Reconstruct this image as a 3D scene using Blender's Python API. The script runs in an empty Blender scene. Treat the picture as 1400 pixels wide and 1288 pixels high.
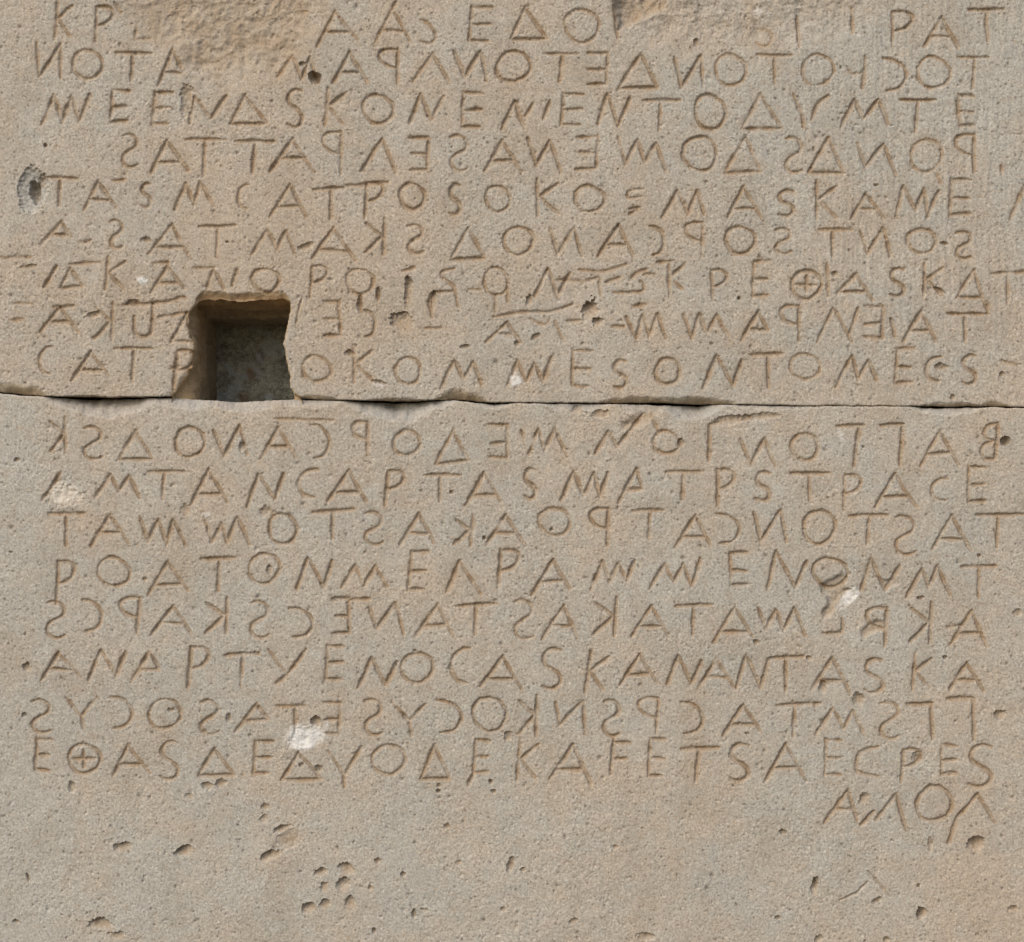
import bpy, math, random
import numpy as np

# ------------------------------------------------------------------ scene, camera, light
S = 0.75 / 1400.0                      # metres per photo pixel on the wall face
CX, CY, DIST = 700.0, 644.0, 2800.0    # picture centre and camera distance, in the same units
sc = bpy.context.scene
sc.render.engine = 'CYCLES'
sc.render.resolution_x, sc.render.resolution_y = 1024, 942
sc.view_settings.view_transform = 'Standard'
sc.view_settings.look = 'None'
sc.view_settings.gamma = 1.0
sc.view_settings.use_curve_mapping = False
sc.view_settings.exposure = 0.45

cam = bpy.data.cameras.new('camera')
cam.lens, cam.sensor_width = 36.0 * DIST / 1400.0, 36.0
cam.clip_start, cam.clip_end = 0.01, 200.0
cam_o = bpy.data.objects.new('camera', cam)
cam_o.location = (0, -DIST * S, 0)
cam_o.rotation_euler = (math.radians(90), 0, 0)
sc.collection.objects.link(cam_o)
sc.camera = cam_o

SUN_EL, SUN_AZ = math.radians(38), math.radians(-34)   # azimuth from straight out of the wall, minus = to the left
w = bpy.data.worlds.new('World')
sc.world = w
w.use_nodes = True
nt = w.node_tree
sky = nt.nodes.new('ShaderNodeTexSky')
sky.sky_type = 'NISHITA'
sky.sun_disc = False
sky.sun_elevation = SUN_EL
sky.sun_rotation = math.radians(180) + SUN_AZ * -1
sky.dust_density = 3.0
bg = nt.nodes['Background']
bg.inputs['Strength'].default_value = 0.13
nt.links.new(sky.outputs['Color'], bg.inputs['Color'])

sun = bpy.data.lights.new('sun', 'SUN')
sun.energy = 1.0
sun.angle = math.radians(75)
sun.color = (1.0, 0.95, 0.88)
sun_o = bpy.data.objects.new('sun', sun)
d = np.array([math.sin(SUN_AZ) * math.cos(SUN_EL), -math.cos(SUN_AZ) * math.cos(SUN_EL), math.sin(SUN_EL)])
from mathutils import Vector
sun_o.rotation_euler = Vector(d).to_track_quat('Z', 'Y').to_euler()
sun_o.location = tuple(d * 5)
sc.collection.objects.link(sun_o)

rng = np.random.default_rng(7)
random.seed(7)

# ------------------------------------------------------------------ noise
_perm = np.random.default_rng(3).permutation(65536).astype(np.int64)
def _hash(ix, iy, seed):
    return _perm[(_perm[(ix + seed * 131) & 65535] + iy * 7 + seed * 977) & 65535]
def noise(x, y, lam, seed, lamy=None):
    """smooth gradient noise about -1..1, wavelength lam (photo pixels)"""
    x = x / lam
    y = y / (lamy or lam)
    x0 = np.floor(x).astype(np.int64); y0 = np.floor(y).astype(np.int64)
    fx = x - x0; fy = y - y0
    u = fx * fx * fx * (fx * (fx * 6 - 15) + 10); v = fy * fy * fy * (fy * (fy * 6 - 15) + 10)
    out = 0
    for dx in (0, 1):
        for dy in (0, 1):
            a = _hash(x0 + dx, y0 + dy, seed) * (2 * math.pi / 65536.0)
            g = np.cos(a) * (fx - dx) + np.sin(a) * (fy - dy)
            out = out + g * (u if dx else 1 - u) * (v if dy else 1 - v)
    return out * 1.5
def smooth(a, b, x):
    t = np.clip((x - a) / (b - a), 0, 1)
    return t * t * (3 - 2 * t)
def seg_dist(px, py, pts):
    """distance to a polyline and the place along it (0..1)"""
    best = np.full(px.shape, 1e9); pos = np.zeros(px.shape)
    L = [math.hypot(pts[i + 1][0] - pts[i][0], pts[i + 1][1] - pts[i][1]) for i in range(len(pts) - 1)]
    tot = sum(L) or 1; acc = 0
    for i in range(len(pts) - 1):
        ax, ay = pts[i]; bx, by = pts[i + 1]
        l2 = max(L[i] ** 2, 1e-6)
        t = np.clip(((px - ax) * (bx - ax) + (py - ay) * (by - ay)) / l2, 0, 1)
        dd = np.hypot(px - ax - t * (bx - ax), py - ay - t * (by - ay))
        m = dd < best
        best = np.where(m, dd, best); pos = np.where(m, (acc + t * L[i]) / tot, pos)
        acc += L[i]
    return best, pos
def inside(px, py, poly):
    r = np.zeros(px.shape, bool)
    n = len(poly)
    for i in range(n):
        x1, y1 = poly[i]; x2, y2 = poly[(i + 1) % n]
        if y1 == y2: continue
        c = ((y1 > py) != (y2 > py)) & (px < (x2 - x1) * (py - y1) / (y2 - y1) + x1)
        r ^= c
    return r
def sdf(px, py, poly):
    dd, _ = seg_dist(px, py, list(poly) + [poly[0]])
    return np.where(inside(px, py, poly), -dd, dd)
def spline(pts, n=5):
    P = [pts[0]] + list(pts) + [pts[-1]]
    out = []
    for i in range(1, len(P) - 2):
        p0, p1, p2, p3 = P[i - 1], P[i], P[i + 1], P[i + 2]
        for k in range(n):
            t = k / n
            out.append(tuple(0.5 * (2 * b + (c - a) * t + (2 * a - 5 * b + 4 * c - e) * t * t + (-a + 3 * b - 3 * c + e) * t ** 3)
                             for a, b, c, e in zip(p0, p1, p2, p3)))
    out.append(pts[-1])
    return out

# ------------------------------------------------------------------ the inscription: where each stroke was cut
# blocks of the wall face at 2.9167 x; capital = letter, small = the same letter cut in mirror writing
TEXT = {
(0, 0): """
K 232 0 215 150 60;P 385 25 378 165 65;Z 545 92 538 160 + 540 157 600 153;Z 455 10 480 50;A 1335 45 1265 185 1427 160;Z 1190 40 1225 40
N 145 170 155 305 240 175 240 310;O 348 257 58 60;T 460 210 605 212 527 520 325;A 685 198 630 340 722 272;M 1105 305 1165 220 1200 315 1235 225 1255 300
W 165 495 215 375 245 490 285 380 315 482 358 375;E 447 355 440 490 70;E 618 365 605 495 75;N 755 495 775 385 840 470 903 380;D 975 380 920 492 1065 492;S 1145 355 1205 505;K 1308 350 1295 500 70
s 488 535 550 665;A 665 560 603 688 750 680;T 740 557 905 557 817 812 700;T 938 562 1095 565 1018 1005 690;A 1165 555 1075 685 1250 685;p 1362 525 1358 690 75""",
(460, 0): """
A 222 35 148 178 292 162 + 222 40 238 5;Z 335 78 365 92 390 125 392 155 370 173 335 165;E 540 25 527 165 85;D 750 32 695 155 840 155;O 978 103 68 66;I 1103 5 1122 160
A 50 210 -15 330 125 332;p 245 195 243 335 75;L 383 215 305 325 450 330;n 468 205 510 310 575 203 597 325;O 705 265 66 62;T 830 215 968 215 900 888 325;e 1082 210 1077 340 80;D 1215 215 1125 353 1280 350
O 165 435 60 58;N 290 495 335 375 378 480 425 385;E 505 365 500 510 80;W 657 518 712 402 750 515 + 752 465 785 412 + 825 475 852 402;E 905 370 895 500 80;N 1043 495 1080 375 1122 505 1170 390;T 1220 400 1370 400 1293 1285 520
L 182 553 97 685 237 688;e 368 545 362 680 75;s 455 540 525 680;A 660 562 590 685 738 688;n 762 550 797 660 850 560 895 688;e 1043 540 1035 675 85;w 1122 545 1153 655 1200 555 1230 650 1275 570 1315 685""",
(920, 0): """
Z 335 112 375 115 395 140 385 175 355 185 333 165;I 497 60 503 185;I 715 30 718 130;P 875 45 875 190 80;A 1072 70 1003 185 1140 190;T 1180 38 1320 35 1250 1255 165
n 5 228 33 350 112 220 120 345;O 230 278 62 62;T 335 218 475 220 405 405 335;O 577 278 63 62;p 768 225 755 355 + 695 265 715 293 762 290;c 838 230 933 360;O 1040 288 68 60;T 1135 228 1260 228 1205 1195 355
O 148 448 62 68;D 348 375 275 512 435 512;Y 482 378 515 455 520 510 + 622 380 580 415 552 480;M 672 505 725 395 760 478 820 395 860 497;T 908 398 1045 398 978 968 525;E 1137 375 1143 505 62
O 108 613 65 70;D 290 545 207 690 350 685;s 450 548 515 688;D 620 552 540 690 680 690;n 735 570 768 665 840 575 890 695;O 1010 620 65 62;p 1203 535 1200 690 75;Z 1310 660 1312 690""",
(0, 230): """
T 190 37 310 42 240 235 150;A 390 52 335 168 465 160;Z 450 50 500 45;S 565 60 600 155;M 695 165 742 60 770 145 798 55 850 150;C 948 65 990 160;A 1155 65 1075 195 1220 195;T 1250 86 1370 78 1320 1318 200
A 245 215 165 305 285 275;Z 310 295 360 290;s 440 208 490 320;A 685 225 590 345 755 355;T 795 232 940 228 868 862 355;M 1005 345 1065 245 1105 325 1140 250 1175 340;A 1328 240 1245 360 1420 370
Z 0 357 125 355;I 225 390 175 475;D 280 400 240 480 330 470;Z 275 385 400 375;K 430 355 420 485 70;A 668 390 600 500 735 480;Z 610 380 670 375;N 825 482 850 405 893 482 + 945 405 925 470;Z 770 397 855 397;O 1058 447 55 45;P 1245 390 1235 515 60
Z 50 540 130 540;Z 40 605 95 602;A 240 555 160 655 310 650;Z 215 555 295 550;k 452 535 445 690 70;U 608 540 600 660 540 660 535 590;Z 490 545 660 535 720 515 740 520;D 742 582 682 692 770 692;Z 630 595 745 575;e 1355 528 1355 670 68""",
(460, 230): """
P 120 55 112 200 65;Z 40 70 205 55;O 302 113 50 50;S 450 65 492 185;O 643 122 50 50;K 798 40 802 190 85;O 1008 122 58 53;S 1225 82 1170 90 1165 118 1220 112 + 1170 162 1205 158 1168 185
k 192 200 188 345 75;s 285 225 345 340;D 525 240 455 365 590 358;O 725 290 58 57;n 852 240 882 345 948 235 978 350;A 1125 228 1043 350 1185 355;c 1252 230 1307 345
O 93 452 52 52;Z 95 505 98 580;Z 165 480 165 530;Z 265 410 310 395;S 470 400 425 410 420 435 465 470 485 555;G 380 595 375 505 460 490;O 635 452 50 52;Z 635 505 632 575;Z 682 475 682 535;Z 525 485 575 485;N 790 510 845 400 882 512 932 415;Z 970 405 1070 410 1160 380;Z 880 445 985 450 1045 435;Z 1050 440 1052 510;Z 1238 402 1195 420 1172 445;Z 1220 425 1270 422;Z 1105 495 1180 497 1225 485 1220 455;T 1280 375 1345 370 1325 1328 515
I 5 530 18 670;c 110 565 155 672;Z 355 637 425 637;A 680 615 595 695 735 695;Z 625 595 740 575 850 572 940 545;Z 770 600 830 625 850 600;Z 870 610 905 690;Z 1090 632 1150 632;w 1155 590 1195 680 1220 585 1248 670 1280 580 1315 680;Z 920 612 975 605;Z 1075 455 1130 435;Z 1180 550 1235 545""",
(920, 230): """
M -42 198 18 88 60 185 98 88 125 188;A 280 75 218 198 360 212;S 420 90 480 190;K 573 50 572 205 80;A 770 100 708 205 840 200;W 888 198 920 72 968 170 1003 80 1015 195 1062 88;E 1110 40 1105 190 80;Z 1400 70 1345 205;Z 1052 20 1068 60
p 120 215 115 355 68;O 268 287 58 55;s 410 240 470 340;T 580 245 710 245 635 638 355;n 747 250 775 345 840 235 868 355;O 992 290 55 50;s 1130 252 1190 360
Z 50 378 0 425 + 5 450 40 485;P 152 405 158 530 60;E 322 368 318 515 65;Q 532 465 60 55;Z 615 380 620 510;A 730 425 655 500 795 525;S 868 400 920 510;K 1003 378 1000 515 75;A 1200 410 1130 520 1258 580;T 1268 420 1420 412 1335 1335 540
w 42 585 75 675 105 580 135 660 175 585 232 695;A 340 575 270 690 380 650;p 503 548 503 690 75;N 575 695 640 555 715 695 + 738 560 705 660;e 838 550 835 680 75;I 870 600 885 670;A 990 572 918 695 1050 690;T 1095 580 1260 580 1165 1168 695;Z 1258 525 1255 578""",
(0, 460): """
C 155 40 210 150;A 362 62 285 178 435 158;T 458 48 605 48 535 525 180;P 708 55 690 210 72;Z 680 130 720 120;O 1262 130 55 52
k 258 320 262 465 60;s 335 360 405 490;D 540 378 472 490 608 490;O 757 422 60 57;n 850 375 893 475 955 355 985 470;A 1108 365 1038 490 1180 485;c 1240 350 1315 485;Z 1095 328 1330 335
I 245 540 168 655;M 380 642 440 550 475 620 515 555 555 645;T 590 540 738 540 655 648 650;A 830 535 760 675 905 660;N 985 680 1030 550 1095 650 1130 548;C 1185 530 1265 640""",
(460, 460): """
K 68 35 70 185 75;O 285 138 52 52;M 415 207 470 95 505 172 545 100 580 195;W 682 195 722 97 758 180 790 105 825 185 858 80;E 942 52 938 200 80;S 1105 95 1155 205;O 1320 140 50 50
p 125 340 122 475 60;O 280 425 52 50;D 465 375 395 510 525 495;e 682 350 680 490 75;w 738 375 765 470 805 370 830 455 870 370 918 478;N 1030 470 1085 375 1120 440 1220 310;O 1315 423 52 45;Z 1255 310 1285 380
A 48 535 -37 660 120 660;P 205 535 192 675 65;T 350 553 495 553 412 412 660;A 588 545 515 675 655 660;S 750 530 795 645;W 897 652 945 540 985 635 1028 545 1050 640 1082 545;A 1197 530 1125 665 1218 600""",
(920, 460): """
N 120 210 175 75 240 198 275 95;T 310 75 440 70 378 382 205;O 527 120 58 53;M 650 205 715 75 740 170 780 95 815 175;E 895 45 885 190 70;C 1008 80 1070 180;S 1155 75 1210 190;Z 1310 97 1375 115
I 145 350 143 495 + 148 350 185 345;n 268 408 312 510 365 405 408 520;O 525 440 53 55;g 655 357 762 355 + 742 360 723 515;g 830 355 920 350 + 917 350 905 515;A 1065 378 988 518 1140 515;b 1298 345 1285 490 + 1298 345 1255 358 1240 385 1255 408 1290 415 + 1290 415 1245 430 1230 460 1245 488 1285 490
T -27 540 112 540 42 38 655;P 178 530 178 675 65;S 330 540 385 655;T 470 547 625 545 545 545 660;P 685 550 680 695 65;A 885 548 808 683 970 680;C 1030 565 1095 655;E 1180 515 1178 665 75""",
(0, 690): """
T 195 37 333 35 263 262 165;A 437 42 362 165 512 155;w 557 45 590 150 632 60 665 160 690 60 742 165;w 812 50 845 150 885 75 905 155 945 50 995 160;O 1127 97 58 58;T 1245 32 1410 18 1325 1325 135
P 232 225 222 395 65;O 452 268 62 58;A 668 228 588 365 750 345;T 803 217 942 212 875 868 345;O 1052 255 62 58;N 1183 335 1228 212 1290 330 1325 222
s 185 385 258 530;c 325 378 408 505;p 558 370 545 515 78;A 690 405 603 520 765 520;k 905 370 903 520 85;s 1000 385 1072 530;c 1155 410 1248 530""",
(460, 690): """
s 112 30 185 160;A 328 38 252 162 390 155;k 545 40 535 165 70;A 675 40 595 165 750 160;O 868 68 62 55;p 1085 15 1080 165 72;T 1180 25 1305 22 1250 1245 140
M 22 330 75 240 108 325 155 245 203 330;E 300 185 285 343 68;L 490 225 440 350 575 358;P 655 180 643 335 75;A 862 222 778 360 930 335;W 1013 340 1060 225 1090 310 1125 230 1158 305 1190 222
e 50 370 50 515 65;Z 55 380 130 375;n 130 410 160 495 235 392 268 520;A 402 402 308 533 470 533;T 478 405 638 395 555 552 520;s 710 380 785 535;A 905 405 820 535 960 535;k 1118 370 1108 525 85;A 1255 405 1178 525 1325 530""",
(920, 690): """
A 90 45 10 170 150 165;c 170 35 268 155;n 322 30 350 148 430 20 455 150;O 583 90 65 63;T 705 45 858 42 783 775 160;s 888 45 968 198;A 1112 45 1035 178 1190 185;T 1210 42 1400 38 1298 1293 170
W -92 335 -30 235 3 310 42 235 75 325 110 212;E 228 190 230 325 68;N 378 340 412 185 488 330 535 225;O 627 270 68 58;N 750 340 790 215 845 340 905 245;M 932 370 995 255 1020 330 1055 245 1108 365;T 1150 248 1290 245 1220 1218 370
T 10 405 158 400 82 80 520;A 248 410 163 550 320 530;w 340 410 370 500 412 420 440 505 485 410 528 522;e 675 455 672 510 600 512;p 855 410 845 565 80;k 1033 390 1025 555 80;A 1190 425 1108 560 1250 565;Z 1095 490 1150 480""",
(0, 880): """
A 232 38 163 148 320 135;N 352 148 400 28 462 130 500 35;A 597 30 522 155 635 108;P 762 15 748 175 72;T 895 47 1030 40 967 960 175;Y 1070 25 1145 125 1220 25 + 1145 125 1100 160;E 1305 5 1298 145 70
s 128 225 200 355;Y 262 215 322 290 385 215 + 322 290 332 340;c 440 210 528 338;O 657 280 62 60;s 800 228 872 362;A 1022 240 940 350 1070 300;T 1105 250 1215 250 1175 1178 350;e 1355 235 1350 365 65
E 148 378 138 505 60;Q 335 460 60 60;A 510 405 450 530 600 520;S 638 390 710 540;D 855 420 790 528 935 525;E 1020 385 1010 520 70;D 1190 435 1122 545 1280 540""",
(460, 880): """
N 85 178 140 55 195 165 240 75;O 322 97 62 60;C 455 15 535 158;A 663 52 575 170 740 185;S 820 20 895 180;K 1015 30 990 195 75;A 1208 45 1130 165 1280 160
s 115 222 180 365;Y 220 235 290 310 355 240 + 290 310 298 368;c 400 225 500 355;O 610 282 65 68;k 800 205 795 370 70;n 872 235 890 325 985 225 992 365;s 1065 225 1130 370;p 1285 215 1275 360 78
Y -32 430 28 525 30 575 + 100 410 35 520;O 208 463 64 60;D 390 405 335 542 452 540;E 555 380 545 520 60 + 545 520 525 565;K 732 380 718 545 75;A 942 405 850 540 1015 560;F 1105 380 1092 520 65;E 1250 375 1243 530 65""",
(920, 880): """
N -22 160 22 48 72 160 115 70;A 172 60 100 180 245 175;N 253 180 292 45 350 175 380 70;T 385 60 520 52 450 450 185;A 635 58 552 185 708 200;S 765 60 835 195;K 965 40 955 185 70;A 1172 78 1105 185 1240 190
c 32 232 122 360;A 280 245 200 368 355 358;T 415 248 590 238 485 480 370;M 572 360 638 258 680 340 718 265 765 370;s 828 232 902 378;g 935 240 1035 238 + 1030 240 1035 380;g 1095 220 1200 218 + 1197 218 1200 385
T 35 420 185 415 105 90 550;S 228 400 302 548;A 450 402 370 548 530 548;E 610 380 605 525 65;C 820 410 745 435 732 495 745 515 820 530;P 920 420 910 555 72;E 1070 400 1070 525 65;S 1180 405 1270 570""",
(920, 1048): """
A 697 95 605 225 735 215;L 890 112 810 215 930 250 + 750 235 800 180;O 1042 148 70 68;L 1215 112 1130 210 1285 225 + 1130 215 1100 305""",
}
SPOKEN = {'L': 'letter lambda', 'D': 'triangular letter delta', 'Q': 'round letter theta with a cross inside', 'W': 'five-stroke zigzag letter M',
          'w': 'reversed five-stroke zigzag letter M', 'G': 'letter gamma', 'g': 'reversed letter gamma', 'O': 'round letter O', 'U': 'hooked letter'}
def spoken(g):
    return SPOKEN.get(g) or (('reversed letter ' if g.islower() else 'letter ') + g.upper())

S_PTS = [(1, .05), (.6, 0), (.22, .08), (.06, .26), (.22, .42), (.6, .52), (.93, .66), (.97, .84), (.7, .98), (.32, 1), (0, .93)]
C_PTS = [(1, .02), (.6, .05), (.25, .2), (.04, .45), (.08, .7), (.35, .93), (.85, 1)]

def glyph(g, a):
    """strokes of one letter as polylines"""
    j = lambda k=2.0: random.uniform(-k, k)
    G = g.upper()
    if G in 'AL' and len(a) == 6:
        x, y, lx, ly, rx, ry = a
        st = [[(x + 2, y - 3), ((x + lx) / 2 + j(), (y + ly) / 2 + j()), (lx, ly)], [(x + 2, y + 4), ((x + rx) / 2 + j(), (y + ry) / 2), (rx, ry)]]
        if G == 'A':
            t, u = random.uniform(.6, .7), random.uniform(.6, .75)
            by = y + (max(ly, ry) - y) * random.uniform(.58, .68)
            t = min(.95, (by - y) / (ly - y)); u = min(.95, (by - y) / max(ry - y, 1))
            st.append([(x + (lx - x) * t + 3, by + j(5)), (x + (rx - x) * u, by + j(5))])
        return st
    if G == 'D' and len(a) == 6:
        x, y, lx, ly, rx, ry = a
        return [[(x + 2, y - 3), ((x + lx) / 2 + j(), (y + ly) / 2), (lx, ly)], [(x, y + 3), ((x + rx) / 2 + j(), (y + ry) / 2), (rx, ry)],
                [(lx + 6, ly + j()), ((lx + rx) / 2, (ly + ry) / 2 + j()), (rx - 2, ry)]]
    if G in 'OQ' and len(a) == 4:
        x, y, rx, ry = a
        p0, p1, st0 = random.uniform(0, 6.28), random.uniform(0, 6.28), random.uniform(0, 6.28)
        pts = []
        for k in range(25):
            t = st0 + k / 24 * 2 * math.pi
            f = 1 + .045 * math.cos(2 * t + p0) + .03 * math.cos(3 * t + p1) + (random.uniform(-.035, .035) if 0 < k < 24 else 0)
            pts.append((x + rx * f * math.cos(t), y + ry * f * math.sin(t)))
        st = [pts]
        if G == 'Q':
            st += [[(x - rx * .7, y + j()), (x + rx * .7, y + j(5))], [(x + j(), y - ry * .65), (x + j(), y + ry * .6)]]
        return st
    if G == 'T' and len(a) == 7:
        x0, y0, x1, y1, tx, bx, by = a
        ty = y0 + (y1 - y0) * (tx - x0) / (x1 - x0)
        return [[(x0, y0), ((x0 + x1) / 2, (y0 + y1) / 2 + j(3)), (x1, y1)], [(tx, ty + 6), ((tx + bx) / 2 + j(), (ty + by) / 2), (bx, by)]]
    if G in 'EFPK' and len(a) == 5:
        xt, yt, xb, yb, wd = a
        sg = -1 if g.islower() else 1
        at = lambda f, x: (xt + (xb - xt) * f + sg * x * wd, yt + (yb - yt) * f)
        o = lambda f, x, dy: (at(f, x)[0], at(f, x)[1] + dy)
        st = [[(xt, yt), at(.5, 0.02), (xb, yb)]]
        if G == 'E':
            st += [[o(.03, .05, 0), o(.03, 1, j(5))], [o(.52, .08, 0), o(.52, random.uniform(.85, 1), j(6))], [o(.97, .03, 0), o(.97, random.uniform(.85, 1.02), j(6))]]
        elif G == 'F':
            st += [[o(.1, .05, 0), o(.12, 1, j(4))], [o(.58, .05, 0), o(.58, .9, j(4))]]
        elif G == 'P':
            st += [spline([at(.02, .02), at(.01, .6), at(.12, .97), at(.3, .95), at(.45, .65), at(.55, .06)])]
        else:
            st += [[at(.14, 1), at(.35, .45), at(.5, .08)], [at(.5, .15), at(.7, .5), at(.95, 1)]]
        return st
    if G in 'SC' and len(a) == 4:
        x0, y0, x1, y1 = a
        P = S_PTS if G == 'S' else C_PTS
        return [spline([(x0 + (x1 - x0) * ((1 - u) if g.islower() else u) + j(1.5), y0 + (y1 - y0) * v + j(1.5)) for u, v in P], 3)]
    pts = [(a[i], a[i + 1]) for i in range(0, len(a) - 1, 2)]
    if G in 'NMWY' or len(pts) == 2:      # straight cuts, each on its own
        return [[pts[i], ((pts[i][0] + pts[i + 1][0]) / 2 + j(), (pts[i][1] + pts[i + 1][1]) / 2 + j()), pts[i + 1]] for i in range(len(pts) - 1)]
    return [spline(pts, 3)]

LETTERS = []       # (glyph, strokes in photo pixels, box)
for (ox, oy), rows in TEXT.items():
    for ent in rows.replace('\n', ';').split(';'):
        ent = ent.strip()
        if not ent: continue
        pieces = ent[1:].split('+')
        st = []
        for k, pc in enumerate(pieces):
            a = [float(v) for v in pc.split()]
            st += glyph(ent[0], a) if k == 0 else ([spline([(a[i], a[i + 1]) for i in range(0, len(a), 2)], 3)] if len(a) > 4 else [[(a[0], a[1]), (a[2], a[3])]])
        st = [[(ox + x / 2.91667, oy + y / 2.91667) for x, y in s] for s in st]
        xs = [p[0] for s in st for p in s]; ys = [p[1] for s in st for p in s]
        LETTERS.append((ent[0], st, (min(xs), min(ys), max(xs), max(ys))))

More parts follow.
